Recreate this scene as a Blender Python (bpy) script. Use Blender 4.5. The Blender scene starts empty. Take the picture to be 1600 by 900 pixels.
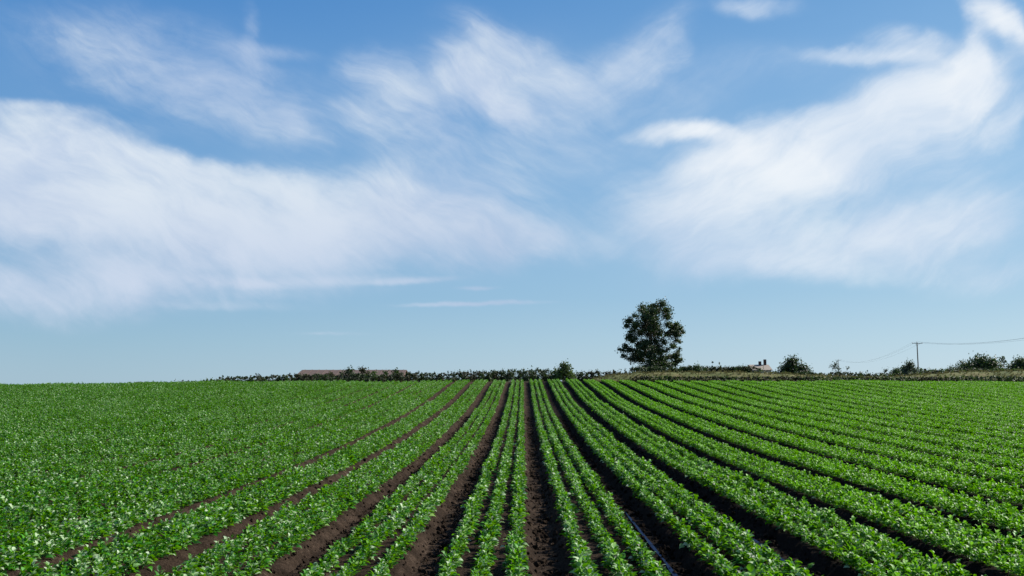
import bpy, bmesh, math, random
import numpy as np
from mathutils import Vector, Matrix, noise as mnoise

random.seed(7)
rng = np.random.default_rng(7)
R = math.radians
sc = bpy.context.scene
COL = sc.collection

# ------------------------------------------------------------------ camera
F_PX = 1400.0                      # focal length in pixels of a 1600 px wide picture
EYE = 2.6
PITCH = math.atan((606 - 450) / F_PX)
YAW = math.atan(17 / F_PX)
cam_d = bpy.data.cameras.new('camera')
cam_d.sensor_width = 36.0
cam_d.lens = 36.0 * F_PX / 1600.0
cam_d.clip_start = 0.1
cam_d.clip_end = 20000
cam = bpy.data.objects.new('camera', cam_d)
COL.objects.link(cam)
cam.location = (0, 0, EYE)
cam.rotation_euler = (R(90) + PITCH, 0, YAW)
sc.camera = cam


def ray(u, v):
    """direction through a photograph position (1600 x 900), scaled so that y == 1"""
    x, f, z = (u - 800) / F_PX, 1.0, (450 - v) / F_PX
    y2 = f * math.cos(PITCH) - z * math.sin(PITCH)
    z2 = f * math.sin(PITCH) + z * math.cos(PITCH)
    xw = x * math.cos(YAW) - y2 * math.sin(YAW)
    yw = x * math.sin(YAW) + y2 * math.cos(YAW)
    return xw / yw, z2 / yw


def at(u, v, d):
    x, z = ray(u, v)
    return Vector((x * d, d, EYE + z * d))


# ------------------------------------------------------------------ sun, sky, exposure
EXPO = 1.0
SUN_AZ = 68.0     # degrees to the right of the rows
SUN_EL = 36.0
sd = bpy.data.lights.new('sun', 'SUN')
sd.energy = 5.0
sd.angle = R(0.5)
sd.color = (1.0, 0.95, 0.86)
sun = bpy.data.objects.new('sun', sd)
COL.objects.link(sun)
svec = Vector((math.sin(R(SUN_AZ)) * math.cos(R(SUN_EL)), math.cos(R(SUN_AZ)) * math.cos(R(SUN_EL)), math.sin(R(SUN_EL))))
sun.rotation_euler = svec.to_track_quat('Z', 'Y').to_euler()
sun.location = svec * 50

sc.view_settings.view_transform = 'Standard'
sc.view_settings.look = 'None'
sc.view_settings.exposure = EXPO
sc.view_settings.gamma = 1.0

# cirrus patches of this sky: (u, v, half length, half height, tilt, strength)
CLOUDS = [
    (110, 320, 560, 125, 9, .95), (180, 250, 330, 45, 12, .5), (300, 275, 300, 40, 10, .45), (420, 350, 500, 115, 7, .82), (0, 235, 330, 75, 9, .72), (130, 215, 260, 40, 14, .5),
    (20, 440, 560, 80, 2, .62), (300, 430, 380, 60, 3, .34), (640, 345, 330, 110, 3, .62), (830, 378, 200, 42, 8, .42),
    (90, 182, 260, 30, 10, .42), (60, 165, 180, 16, 4, .3),
    (300, 115, 350, 120, 28, .30), (240, 110, 520, 170, 12, .12), (760, 150, 480, 170, 0, .12), (150, 90, 280, 60, 27, .18), (380, 165, 170, 75, 32, .26), (460, 210, 80, 34, 50, .24),
    (420, 80, 110, 20, 8, .22), (376, 50, 75, 24, -80, .22), (385, 95, 90, 22, 20, .2),
    (580, 115, 90, 70, 35, .34), (640, 165, 140, 75, 50, .38), (560, 180, 80, 45, 20, .34), (700, 130, 90, 60, 30, .3),
    (745, 125, 140, 60, 30, .62), (800, 165, 110, 38, 32, .6), (775, 80, 150, 55, 30, .42), (850, 120, 130, 70, 35, .34),
    (940, 120, 150, 70, -30, .26), (1010, 75, 140, 75, -45, .26), (1060, 45, 110, 45, -55, .18), (600, 260, 110, 80, 60, .16), (720, 290, 180, 90, 0, .20),
    (1310, 235, 390, 130, -20, .92), (1440, 150, 230, 80, -14, .85), (1520, 115, 120, 48, -75, .75), (1230, 190, 200, 50, -12, .55),
    (1070, 208, 130, 27, 2, .72), (1150, 250, 200, 60, -10, .5), (1110, 330, 230, 130, -30, .52), (1340, 375, 400, 80, -4, .66),
    (1575, 45, 120, 50, 35, .8), (1575, 190, 110, 36, -38, .42), (1360, 84, 160, 24, 6, .55), (1420, 70, 120, 40, 12, .4),
    (1190, 0, 100, 30, 0, .34), (970, 140, 330, 110, -10, .15), (860, 250, 400, 140, 0, .16), (900, 370, 260, 60, 0, .16), (1480, 320, 260, 120, -25, .20), (1250, 90, 220, 60, 0, .14), (640, 240, 220, 90, 20, .08), (1010, 340, 180, 100, 0, .22), (1540, 340, 150, 45, -30, .40), (1560, 425, 200, 45, -4, .34), (1200, 415, 300, 45, 2, .38),
    (740, 474, 170, 7, -1, .62), (640, 438, 110, 9, -3, .5), (745, 450, 50, 6, 0, .45), (520, 521, 90, 5, 1, .22),
    (350, 440, 120, 14, 5, .42), (500, 440, 220, 14, -2, .3), (690, 318, 60, 10, -10, .3), (350, 478, 200, 12, 2, .2),
]
world = bpy.data.worlds.new('World')
sc.world = world
world.use_nodes = True
nt = world.node_tree
nt.nodes.clear()


class NB:
    """short node builder"""
    def __init__(s, nt): s.nt = nt
    def n(s, t, **kw):
        nd = s.nt.nodes.new(t)
        for k, v in kw.items(): setattr(nd, k, v)
        return nd
    def put(s, sock, v):
        if isinstance(v, bpy.types.NodeSocket): s.nt.links.new(v, sock)
        elif v is not None: sock.default_value = v
    def m(s, op, a, b=None, c=None, clamp=False):
        nd = s.n('ShaderNodeMath', operation=op, use_clamp=clamp)
        s.put(nd.inputs[0], a); s.put(nd.inputs[1], b); s.put(nd.inputs[2], c)
        return nd.outputs[0]
    def vm(s, op, a, b=None):
        nd = s.n('ShaderNodeVectorMath', operation=op)
        s.put(nd.inputs[0], a)
        if b is not None: s.put(nd.inputs[1], b)
        return nd.outputs[0]
    def noise(s, vec, scale, detail=4, rough=.55, dist=0.0, out=0):
        nd = s.n('ShaderNodeTexNoise')
        s.put(nd.inputs['Vector'], vec); nd.inputs['Scale'].default_value = scale
        nd.inputs['Detail'].default_value = detail; nd.inputs['Roughness'].default_value = rough
        nd.inputs['Distortion'].default_value = dist
        return nd.outputs[out]
    def mapping(s, vec, loc=(0, 0, 0), rot=(0, 0, 0), scale=(1, 1, 1), vt='POINT'):
        nd = s.n('ShaderNodeMapping', vector_type=vt)
        s.put(nd.inputs['Vector'], vec)
        nd.inputs['Location'].default_value = loc; nd.inputs['Rotation'].default_value = rot; nd.inputs['Scale'].default_value = scale
        return nd.outputs[0]
    def mr(s, v, a, b, c=0.0, d=1.0, it='SMOOTHSTEP'):
        nd = s.n('ShaderNodeMapRange', interpolation_type=it)
        s.put(nd.inputs[0], v)
        for i, q in enumerate((a, b, c, d)): nd.inputs[i + 1].default_value = q
        return nd.outputs[0]
    def mix(s, fac, a, b, bt='MIX'):
        nd = s.n('ShaderNodeMix', data_type='RGBA', blend_type=bt)
        s.put(nd.inputs[0], fac); s.put(nd.inputs[6], a); s.put(nd.inputs[7], b)
        return nd.outputs[2]
    def ramp(s, fac, stops, gain=1.0):
        nd = s.n('ShaderNodeValToRGB')
        s.put(nd.inputs[0], fac)
        cr = nd.color_ramp
        while len(cr.elements) > 1: cr.elements.remove(cr.elements[-1])
        for i, (p, c) in enumerate(stops):
            e = cr.elements[0] if i == 0 else cr.elements.new(p)
            e.position = p; e.color = (*[v * gain for v in c], 1)
        return nd.outputs[0]


b = NB(nt)
tc = b.n('ShaderNodeTexCoord').outputs['Generated']
sep = b.n('ShaderNodeSeparateXYZ'); nt.links.new(tc, sep.inputs[0])
dx, dy, dz = sep.outputs
ay = b.m('MAXIMUM', b.m('ABSOLUTE', dy), 0.02)
px, pz = b.m('DIVIDE', dx, ay), b.m('DIVIDE', dz, ay)
comb = b.n('ShaderNodeCombineXYZ'); nt.links.new(px, comb.inputs[0]); nt.links.new(pz, comb.inputs[1])
P0 = comb.outputs[0]
# domain warps: soft swirls and finer tatters
w1 = b.vm('SUBTRACT', b.noise(P0, 5.5, 3, .5, out=1), (.5, .5, .5))
w2 = b.vm('SUBTRACT', b.noise(P0, 22, 4, .6, out=1), (.5, .5, .5))
P1 = b.vm('ADD', P0, b.vm('MULTIPLY', w1, (.11, .06, 0)))
P2 = b.vm('ADD', P1, b.vm('MULTIPLY', w2, (.028, .018, 0)))
P3 = b.vm('ADD', P0, b.vm('MULTIPLY', w2, (.02, .008, 0)))
dens = None
for (u, v, ru, rv, a, s) in CLOUDS:
    cx, cz = ray(u, v)
    g = b.n('ShaderNodeTexGradient', gradient_type='SPHERICAL')
    nt.links.new(b.mapping(P2 if rv > 20 else P3, (cx, cz, 0), (0, 0, -R(a)), (ru / F_PX, rv / F_PX, 1), 'TEXTURE'), g.inputs[0])
    e = b.m('MULTIPLY', b.mr(g.outputs['Fac'], 0, .95), min(1.0, s * 1.2))
    dens = e if dens is None else b.m('SUBTRACT', b.m('ADD', dens, e), b.m('MULTIPLY', dens, e))   # screen blend
# fibres: combed down-right on the left, up-right on the right
fl = b.noise(b.mapping(b.mapping(P1, rot=(0, 0, R(28))), scale=(1, 3.6, 1)), 7, 7, .60, .4)
fr = b.noise(b.mapping(b.mapping(P1, rot=(0, 0, R(-26))), scale=(1, 3.6, 1)), 6, 7, .58, .4)
side = b.mr(px, -.02, .22)
fib = b.m('ADD', b.m('MULTIPLY', fl, b.m('SUBTRACT', 1.0, side)), b.m('MULTIPLY', fr, side))
puff = b.noise(b.mapping(P1, scale=(1, 1.6, 1)), 7, 8, .58, .3)
finel = b.noise(b.mapping(b.mapping(P2, rot=(0, 0, R(36))), scale=(1, 4.5, 1)), 22, 6, .6)
finer = b.noise(b.mapping(b.mapping(P2, rot=(0, 0, R(-36))), scale=(1, 4.5, 1)), 22, 6, .6)
fine = b.m('ADD', b.m('MULTIPLY', finel, b.m('SUBTRACT', 1.0, side)), b.m('MULTIPLY', finer, side))
tex = b.m('ADD', b.m('ADD', b.m('MULTIPLY', fib, .48), b.m('MULTIPLY', puff, .37)), b.m('MULTIPLY', fine, .15))
# cloud cover = patch strength eaten away by the texture, most at the thin edges
eat = b.m('MULTIPLY', b.m('MULTIPLY', b.m('SUBTRACT', tex, .5), 1.5), b.mr(dens, 0, .3))
cov = b.m('ADD', dens, eat)
cov = b.mr(cov, -.06, 1.08, it='SMOOTHSTEP')
# the rest of the sky round the camera carries cirrus of the same kind
den = b.m('ADD', b.m('MAXIMUM', dz, 0.0), .16)
c2 = b.n('ShaderNodeCombineXYZ'); nt.links.new(b.m('DIVIDE', dx, den), c2.inputs[0]); nt.links.new(b.m('DIVIDE', dy, den), c2.inputs[1])
oth = b.mr(b.noise(b.mapping(c2.outputs[0], rot=(0, 0, .5), scale=(1, 2.2, 1)), .7, 7, .6, .3), .46, .72)
outside = b.m('MAXIMUM', b.mr(b.m('ABSOLUTE', px), .62, .95), b.m('MAXIMUM', b.mr(pz, .5, .8), b.mr(dy, .1, -.1)))
cov2 = b.m('MULTIPLY', b.m('MULTIPLY', oth, outside), b.m('MULTIPLY', b.mr(dz, .04, .2), .8))
cov = b.m('MAXIMUM', cov, cov2)
sky = b.n('ShaderNodeTexSky', sky_type='NISHITA')
sky.sun_disc = False
sky.sun_elevation = R(SUN_EL)
sky.sun_rotation = R(SUN_AZ)
sky.altitude = 0
sky.air_density = 1.0
sky.dust_density = .6
sky.ozone_density = 2.2
SKY_K = 0.05
# the air of that day: deep blue overhead, pale and bluish at the horizon, paler towards the sun
Q = 1.0 / (SKY_K * 2 ** EXPO)
def lin(*c): return tuple(((v / 255 + .055) / 1.055) ** 2.4 if v > 10 else v / 3294 for v in c)
AIR_L = [(0, (166, 196, 214)), (.05, (150, 189, 214)), (.10, (134, 180, 215)), (.22, (112, 165, 214)), (.34, (84, 146, 208)), (.42, (62, 130, 200)), (1, (28, 86, 165))]
AIR_R = [(0, (196, 220, 234)), (.05, (182, 213, 232)), (.10, (163, 202, 229)), (.22, (150, 194, 230)), (.34, (128, 178, 224)), (.42, (108, 164, 217)), (1, (40, 100, 180))]
el = b.m('MAXIMUM', dz, 0.0)
air = b.mix(b.mr(b.m('SUBTRACT', dx, b.m('MULTIPLY', dz, .0)), -.45, .5, it='LINEAR'), b.ramp(el, [(p_, lin(*c)) for p_, c in AIR_L]), b.ramp(el, [(p_, lin(*c)) for p_, c in AIR_R]))
air = b.vm('SCALE', air); air.node.inputs['Scale'].default_value = Q
skyb = b.mix(.88, sky.outputs[0], air)
shade = b.mr(b.m('ADD', b.noise(P1, 3.5, 4, .5), b.m('MULTIPLY', b.m('SUBTRACT', tex, .5), .5)), .36, .64)
def cc(*c): return tuple(x * Q for x in lin(*c)) + (1,)
low = b.mr(pz, .28, .12)
cl_l = b.mix(low, b.mix(shade, cc(200, 214, 236), cc(228, 237, 245)), b.mix(shade, cc(182, 200, 226), cc(206, 218, 237)))
cl_r = b.mix(low, b.mix(shade, cc(222, 233, 246), cc(242, 247, 252)), b.mix(shade, cc(200, 216, 238), cc(224, 235, 246)))
ccol = b.mix(b.mr(px, -.05, .25), cl_l, cl_r)
skyc = b.mix(b.m('MULTIPLY', cov, .96), skyb, ccol)
bg = b.n('ShaderNodeBackground'); bg.inputs['Strength'].default_value = SKY_K
nt.links.new(skyc, bg.inputs['Color'])
wo = b.n('ShaderNodeOutputWorld'); nt.links.new(bg.outputs[0], wo.inputs['Surface'])


# ------------------------------------------------------------------ helpers
def props(o, label=None, cat=None, group=None, kind=None):
    if label: o['label'] = label
    if cat: o['category'] = cat
    if group: o['group'] = group
    if kind: o['kind'] = kind
    return o


def mesh(name, V, Fc, mats=(), attrs=None, smooth=False, midx=None):
    me = bpy.data.meshes.new(name)
    if isinstance(V, np.ndarray): V = V.tolist()
    if isinstance(Fc, np.ndarray): Fc = Fc.tolist()
    me.from_pydata(V, [], Fc)
    for m_ in mats: me.materials.append(m_)
    if attrs:
        for k, a in attrs.items():
            at_ = me.attributes.new(k, 'FLOAT', 'POINT')
            at_.data.foreach_set('value', np.asarray(a, dtype=np.float32))
    if smooth: me.polygons.foreach_set('use_smooth', [True] * len(me.polygons))
    if midx is not None: me.polygons.foreach_set('material_index', midx)
    me.update()
    return me


def link(name, me, parent=None, loc=None):
    o = bpy.data.objects.new(name, me)
    COL.objects.link(o)
    if parent: o.parent = parent
    if loc is not None: o.location = loc
    return o


def empty(name, loc, rz=0):
    o = bpy.data.objects.new(name, None)
    COL.objects.link(o)
    o.location = loc; o.rotation_euler = (0, 0, rz); o.empty_display_size = .3
    return o


def material(name, rough=.8, spec=.3):
    m_ = bpy.data.materials.new(name); m_.use_nodes = True
    q = NB(m_.node_tree)
    bs = m_.node_tree.nodes['Principled BSDF']
    bs.inputs['Roughness'].default_value = rough
    bs.inputs['Specular IOR Level'].default_value = spec
    return m_, q, bs


def attr(q, name):
    return q.n('ShaderNodeAttribute', attribute_name=name).outputs['Fac']


def leaf_material(name, stops, rough=.4, spec=.5, trans=.3, tcol=(.2, .4, .03), patch=0.0, backlit_stops=None):
    """leaf blade: tone varies by leaf and by plant, light passes through it"""
    m_, q, bs = material(name, rough, spec)
    rnd = q.n('ShaderNodeObjectInfo').outputs['Random']
    t = q.m('ADD', q.m('MULTIPLY', attr(q, 'tone'), .72), q.m('MULTIPLY', rnd, .28))
    if patch:
        geo = q.n('ShaderNodeNewGeometry').outputs['Position']
        t = q.m('ADD', t, q.m('MULTIPLY', q.m('SUBTRACT', q.noise(geo, .22, 3), .5), patch))
    col = q.ramp(t, stops, .72)
    if backlit_stops:  # yellower towards the right: backlight painted into the leaf colour
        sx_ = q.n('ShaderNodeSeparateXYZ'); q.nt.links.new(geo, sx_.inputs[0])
        col = q.mix(q.mr(q.m('ADD', sx_.outputs[0], q.m('MULTIPLY', q.noise(geo, .3, 3), 4.0)), 3.0, 11.0), col, q.ramp(t, backlit_stops, .72))
    q.put(bs.inputs['Base Color'], col)
    q.put(bs.inputs['Roughness'], q.m('ADD', rough, q.m('MULTIPLY', attr(q, 'tone'), .12)))
    if trans:
        tr = q.n('ShaderNodeBsdfTranslucent')
        q.put(tr.inputs['Color'], q.mix(.5, col, (*tcol, 1)))
        mx = q.n('ShaderNodeMixShader'); mx.inputs[0].default_value = trans
        q.nt.links.new(bs.outputs[0], mx.inputs[1]); q.nt.links.new(tr.outputs[0], mx.inputs[2])
        q.nt.links.new(mx.outputs[0], q.nt.nodes['Material Output'].inputs['Surface'])
    return m_


# ------------------------------------------------------------------ lie of the land
BW = 1.8            # bed spacing
X0 = 0.36           # the furrow the camera looks along
YE = 92.0           # the crest where the crop ends
RY = [-60, 12, 20, 26, 30, 35, 43, 52, 60, 66, 76, 86, 92, 97, 110, 140, 400, 6000]
RV = [0, 0, .012, .03, .05, .086, .166, .275, .39, .49, .70, .91, 1.0, 1.02, 1.0, .97, .80, -.1]


def rise(Y):
    return (np.interp(Y - 1.5, RY, RV) + 2 * np.interp(Y, RY, RV) + np.interp(Y + 1.5, RY, RV)) / 4


def base_z(X, Y):
    X = np.asarray(X, float); Y = np.asarray(Y, float)
    near = -2.50 + .17 * np.tanh((X - 1) / 9)
    s = X / 52.0
    crest = np.where(X < 0, .60 - .36 * np.minimum(np.abs(s), 1.6) ** 1.3, .60 - .17 * np.minimum(np.abs(s), 1.6) ** 1.2)
    r_ = rise(Y)
    swell = .05 * np.sin(X * .19 + 1.1) + .035 * np.sin(X * .47 + .3 + Y * .05)
    return EYE + near * (1 - r_) + (crest + swell) * r_


_wrng = np.random.default_rng(3)
FW = {}
for k in range(-60, 61):
    if k < -6: FW[k] = _wrng.uniform(.16, .30)
    elif k > 6: FW[k] = _wrng.uniform(.64, .74)
FW.update({-6: .44, -12: .38, -10: .40, -9: .36, -8: .42, -7: .42, -5: .20, -4: .52, -3: .52, -2: .54, -1: .50, 0: .52, 1: .54, 2: .58, 3: .48, 4: .60, 5: .62, 6: .68})


def fw(k): return FW[int(max(-60, min(60, k)))]


def field_z(X, Y, fine=True):
    X = np.asarray(X, float); Y = np.asarray(Y, float)
    k = np.round((X - X0) / BW)
    w = np.vectorize(fw)(k)
    d = np.abs(X - X0 - k * BW)
    prof = np.clip((d - w * .30) / .17, 0, 1)
    prof = prof * prof * (3 - 2 * prof)
    fade = np.clip((YE + 1.5 - Y) / 2, 0, 1)
    z = base_z(X, Y) - .15 * (1 - prof) * fade + .03 * fade
    return z


def vnoise(X, Y, s, seed=0):
    return np.array([mnoise.noise(Vector((x * s + seed, y * s, seed * 1.7))) for x, y in zip(X.ravel(), Y.ravel())]).reshape(X.shape)


# ------------------------------------------------------------------ ground materials
def soil_mat(name, shade_right=True):
    m_, q, bs = material(name, .95, .03)
    geo = q.n('ShaderNodeNewGeometry').outputs['Position']
    n1 = q.noise(geo, 2.2, 5, .6); n2 = q.noise(geo, 28, 5, .65)
    t = q.m('ADD', q.m('MULTIPLY', n1, .45), q.m('MULTIPLY', n2, .55))
    crust = q.mr(q.noise(geo, .9, 4, .6), .5, .72)
    col = q.ramp(q.m('ADD', t, q.m('MULTIPLY', crust, .07)), [(.28, (.006, .0035, .002)), (.46, (.019, .013, .009)), (.58, (.045, .031, .022)), (.75, (.12, .088, .066))], .8)
    if shade_right:
        s_ = q.n('ShaderNodeSeparateXYZ'); q.nt.links.new(geo, s_.inputs[0])
        furrow_shade = q.mr(q.m('ADD', s_.outputs[0], q.m('MULTIPLY', n1, .6)), 1.2, 2.2)     # shade of the right-hand furrows painted into the soil colour
        col = q.mix(q.m('MULTIPLY', furrow_shade, .8), col, q.mix(1.0, col, (.16, .15, .16, 1), 'MULTIPLY'))
    q.put(bs.inputs['Base Color'], col)
    bp = q.n('ShaderNodeBump'); bp.inputs['Strength'].default_value = .9; bp.inputs['Distance'].default_value = .03
    q.put(bp.inputs['Height'], q.m('ADD', n2, q.m('MULTIPLY', q.noise(geo, 70, 3, .6), .5)))
    q.nt.links.new(bp.outputs[0], bs.inputs['Normal'])
    return m_


M_SOIL = soil_mat('brown_soil')
M_CLOD = soil_mat('soil_clod')
m_, q, bs = material('rough_pasture', .95, .1)
geo = q.n('ShaderNodeNewGeometry').outputs['Position']
q.put(bs.inputs['Base Color'], q.ramp(q.m('ADD', q.m('MULTIPLY', q.noise(geo, .25, 4), .6), q.m('MULTIPLY', q.noise(geo, 6, 4), .4)),
      [(.3, (.035, .055, .018)), (.5, (.075, .095, .030)), (.62, (.15, .135, .06)), (.75, (.20, .16, .09))]))
M_PASTURE = m_

# one broad sheet of land to the horizon, lying under the crop sheet
xs = np.unique(np.concatenate([np.linspace(-9000, -400, 12), np.linspace(-400, -80, 17), np.linspace(-80, 80, 41), np.linspace(80, 400, 17), np.linspace(400, 9000, 12)]))
ys = np.unique(np.concatenate([np.linspace(-3000, -60, 8), np.linspace(-60, 84, 30), np.linspace(84, 150, 45), np.linspace(150, 500, 30), np.linspace(500, 9000, 20)]))
GX, GY = np.meshgrid(xs, ys)
GZ = base_z(GX, GY) - .5 * np.clip((YE + 2.0 - GY) / 1.5, 0, 1) + vnoise(GX, GY, .03, 5) * .25 * np.clip((GY - 105) / 20, 0, 1)


def grid_faces(ny, nx):
    i = np.arange(ny * nx).reshape(ny, nx)
    return np.stack([i[:-1, :-1], i[:-1, 1:], i[1:, 1:], i[1:, :-1]], -1).reshape(-1, 4)


g = link('ground', mesh('ground', np.stack([GX, GY, GZ], -1).reshape(-1, 3), grid_faces(len(ys), len(xs)), [M_PASTURE], smooth=True))
props(g, 'open farmland running away to the horizon behind the crop field', kind='structure')

# the ploughed field: beds and furrows as relief
fx = []
for k in range(-46, 47):
    c = X0 + k * BW
    offs = [-.9, -.66, -.44, -.33, -.25, -.17, -.08, 0, .08, .17, .25, .33, .44, .66] if abs(k) <= 9 else [-.9, -.4, -.22, 0, .22, .4]
    fx += [c + o_ for o_ in offs]
fx = np.array(sorted(fx))
fy = [-4.0]
while fy[-1] < YE + 3:
    y_ = fy[-1]
    fy.append(y_ + (.6 if y_ < 8 else .11 if y_ < 22 else .11 + (y_ - 22) * .016))
fy = np.array(fy)
FX, FY = np.meshgrid(fx, fy)
FZ = field_z(FX, FY)
nearm = (FY > 7) & (FY < 45) & (np.abs(FX) < 18)
nz = np.zeros_like(FZ)
sx, sy = FX[nearm], FY[nearm]
nz[nearm] = vnoise(sx, sy, 6, 2) * .028 + vnoise(sx, sy, 2.1, 9) * .02
FZ += nz
g = link('field_soil', mesh('field_soil', np.stack([FX, FY, FZ], -1).reshape(-1, 3), grid_faces(len(fy), len(fx)), [M_SOIL], smooth=True))
props(g, 'brown ploughed soil of the field shaped into beds and furrows', kind='structure')

# ------------------------------------------------------------------ clods in the open furrows
def gn_scatter(obj, sources, scale_attr='scl', rot_attr='rot', idx_attr='idx'):
    ng = bpy.data.node_groups.new(obj.name + '_scatter', 'GeometryNodeTree')
    ng.interface.new_socket('Geometry', in_out='INPUT', socket_type='NodeSocketGeometry')
    ng.interface.new_socket('Geometry', in_out='OUTPUT', socket_type='NodeSocketGeometry')
    N = ng.nodes; L = ng.links
    gi = N.new('NodeGroupInput'); go = N.new('NodeGroupOutput')
    iop = N.new('GeometryNodeInstanceOnPoints')
    L.new(gi.outputs[0], iop.inputs['Points'])
    ggi = N.new('GeometryNodeGeometryToInstance')
    for s_ in reversed(sources):      # a multi-input socket stacks the last link first
        oi = N.new('GeometryNodeObjectInfo'); oi.transform_space = 'ORIGINAL'
        oi.inputs['Object'].default_value = s_
        gti = N.new('GeometryNodeGeometryToInstance')
        L.new(oi.outputs['Geometry'], gti.inputs[0])
        if 'j' not in locals(): j = N.new('GeometryNodeJoinGeometry')
        L.new(gti.outputs[0], j.inputs[0])
    N.remove(ggi)
    L.new(j.outputs[0], iop.inputs['Instance'])
    iop.inputs['Pick Instance'].default_value = True
    def na(nm, dt):
        a = N.new('GeometryNodeInputNamedAttribute'); a.data_type = dt; a.inputs['Name'].default_value = nm
        return a.outputs['Attribute']
    L.new(na(idx_attr, 'INT'), iop.inputs['Instance Index'])
    L.new(na(rot_attr, 'FLOAT_VECTOR'), iop.inputs['Rotation'])
    L.new(na(scale_attr, 'FLOAT'), iop.inputs['Scale'])
    L.new(iop.outputs[0], go.inputs[0])
    md = obj.modifiers.new('scatter', 'NODES'); md.node_group = ng


def points_obj(name, P, rot, scl, idx):
    me = bpy.data.meshes.new(name)
    me.from_pydata(np.asarray(P).tolist(), [], [])
    a = me.attributes.new('rot', 'FLOAT_VECTOR', 'POINT'); a.data.foreach_set('vector', np.asarray(rot, np.float32).ravel())
    a = me.attributes.new('scl', 'FLOAT', 'POINT'); a.data.foreach_set('value', np.asarray(scl, np.float32))
    a = me.attributes.new('idx', 'INT', 'POINT'); a.data.foreach_set('value', np.asarray(idx, np.int32))
    return link(name, me)


def clod_mesh(seed):
    bm = bmesh.new(); bmesh.ops.create_icosphere(bm, subdivisions=2, radius=1)
    for v in bm.verts:
        n_ = mnoise.noise(v.co * 1.3 + Vector((seed * 9, 0, 0)))
        v.co *= 1 + .5 * n_ + random.uniform(-.08, .08)
        v.co.z *= .7
    me = bpy.data.meshes.new('soil_clod'); bm.to_mesh(me); bm.free(); me.materials.append(M_CLOD)
    return me


clods = []
for k in range(-6, 5):
    n_ = int({-6: 300, -5: 100, -4: 900, -3: 1000}.get(k, 2200))
    y_ = 8.5 + 45 * rng.random(n_) ** 1.7
    x_ = X0 + k * BW + rng.normal(0, fw(k) * .33, n_) 
    clods.append(np.stack([x_, y_], 1))
clods = np.concatenate(clods)
cz = field_z(clods[:, 0], clods[:, 1])
sz = np.exp(rng.normal(-4.2, .6, len(clods))).clip(.006, .06)
# the first few clods are the source meshes themselves, set at the front of the central furrow
csrc = []
for i in range(4):
    o = link('soil_clod', clod_mesh(i), loc=(X0 - .15 + .1 * i, 12.4 + .23 * i, float(field_z(X0 - .15 + .1 * i, 12.4 + .23 * i)) + .01))
    o.scale = (.035 + .006 * i,) * 3
    props(o, ['rounded brown clod nearest the camera in the central furrow', 'second nearest brown clod in the central furrow',
              'third nearest brown clod in the central furrow', 'largest brown clod near the front of the central furrow'][i], 'soil clod', 'clods in the central furrow')
    csrc.append(o)
o = points_obj('furrow_clods', np.column_stack([clods, cz + sz * .3]), rng.random((len(clods), 3)) * 6.28, sz, rng.integers(0, 4, len(clods)))
gn_scatter(o, csrc)
props(o, 'loose crumbly brown soil clods lying in the open furrows', 'soil', kind='stuff')

# ------------------------------------------------------------------ water standing in two furrows
m_, q, bs = material('furrow_water', .25, .2)
bs.inputs['Base Color'].default_value = (.003, .010, .034, 1); bs.inputs['IOR'].default_value = 1.05  # blue base colour stands in for the reflected sky
geo = q.n('ShaderNodeNewGeometry').outputs['Position']
bp = q.n('ShaderNodeBump'); bp.inputs['Strength'].default_value = .25; bp.inputs['Distance'].default_value = .02
q.put(bp.inputs['Height'], q.noise(geo, 14, 3)); q.nt.links.new(bp.outputs[0], bs.inputs['Normal'])
M_WATER = m_


def water(k, ya, yb, off, wd, label):
    n_ = int((yb - ya) / .12)
    V = []; Fc = []
    for i in range(n_ + 1):
        y_ = ya + (yb - ya) * i / n_
        w_ = wd * (.6 + .6 * (mnoise.noise(Vector((y_ * .9, k, 3))) + .5)) * min(1, i / 8 + .05, (n_ - i) / 8 + .05)
        c_ = X0 + k * BW + off + .03 * mnoise.noise(Vector((y_ * .6, k, 8)))
        z_ = float(base_z(X0 + k * BW, y_)) - .093
        V += [(c_ - w_, y_, z_), (c_ + w_, y_, z_)]
        if i: Fc.append((2 * i - 2, 2 * i - 1, 2 * i + 1, 2 * i))
    o_ = link('water', mesh('water', V, Fc, [M_WATER]))
    props(o_, label, kind='structure')


water(1, 9, 19, -.06, .028, 'thin line of water painted sky-reflection blue in the furrow right of the central one')
water(2, 9, 19, -.15, .08, 'broader strip of water painted sky-reflection blue in the second furrow right of centre')

# ------------------------------------------------------------------ crop plants
M_LEAF = leaf_material('crop_leaf', [(.20, (.003, .026, .001)), (.40, (.010, .095, .001)), (.57, (.030, .215, .003)), (.65, (.07, .31, .015)), (.73, (.38, .54, .28)), (1.0, (.62, .74, .52))], backlit_stops=[(.16, (.006, .045, .001)), (.38, (.038, .185, .001)), (.60, (.12, .40, .003)), (.76, (.24, .56, .01)), (.88, (.46, .62, .26)), (1.0, (.6, .7, .45))],  # palest stops paint glints; second ramp paints the backlit leaves
                       rough=.48, spec=.24, trans=.32, tcol=(.24, .60, .002), patch=.35)


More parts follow.
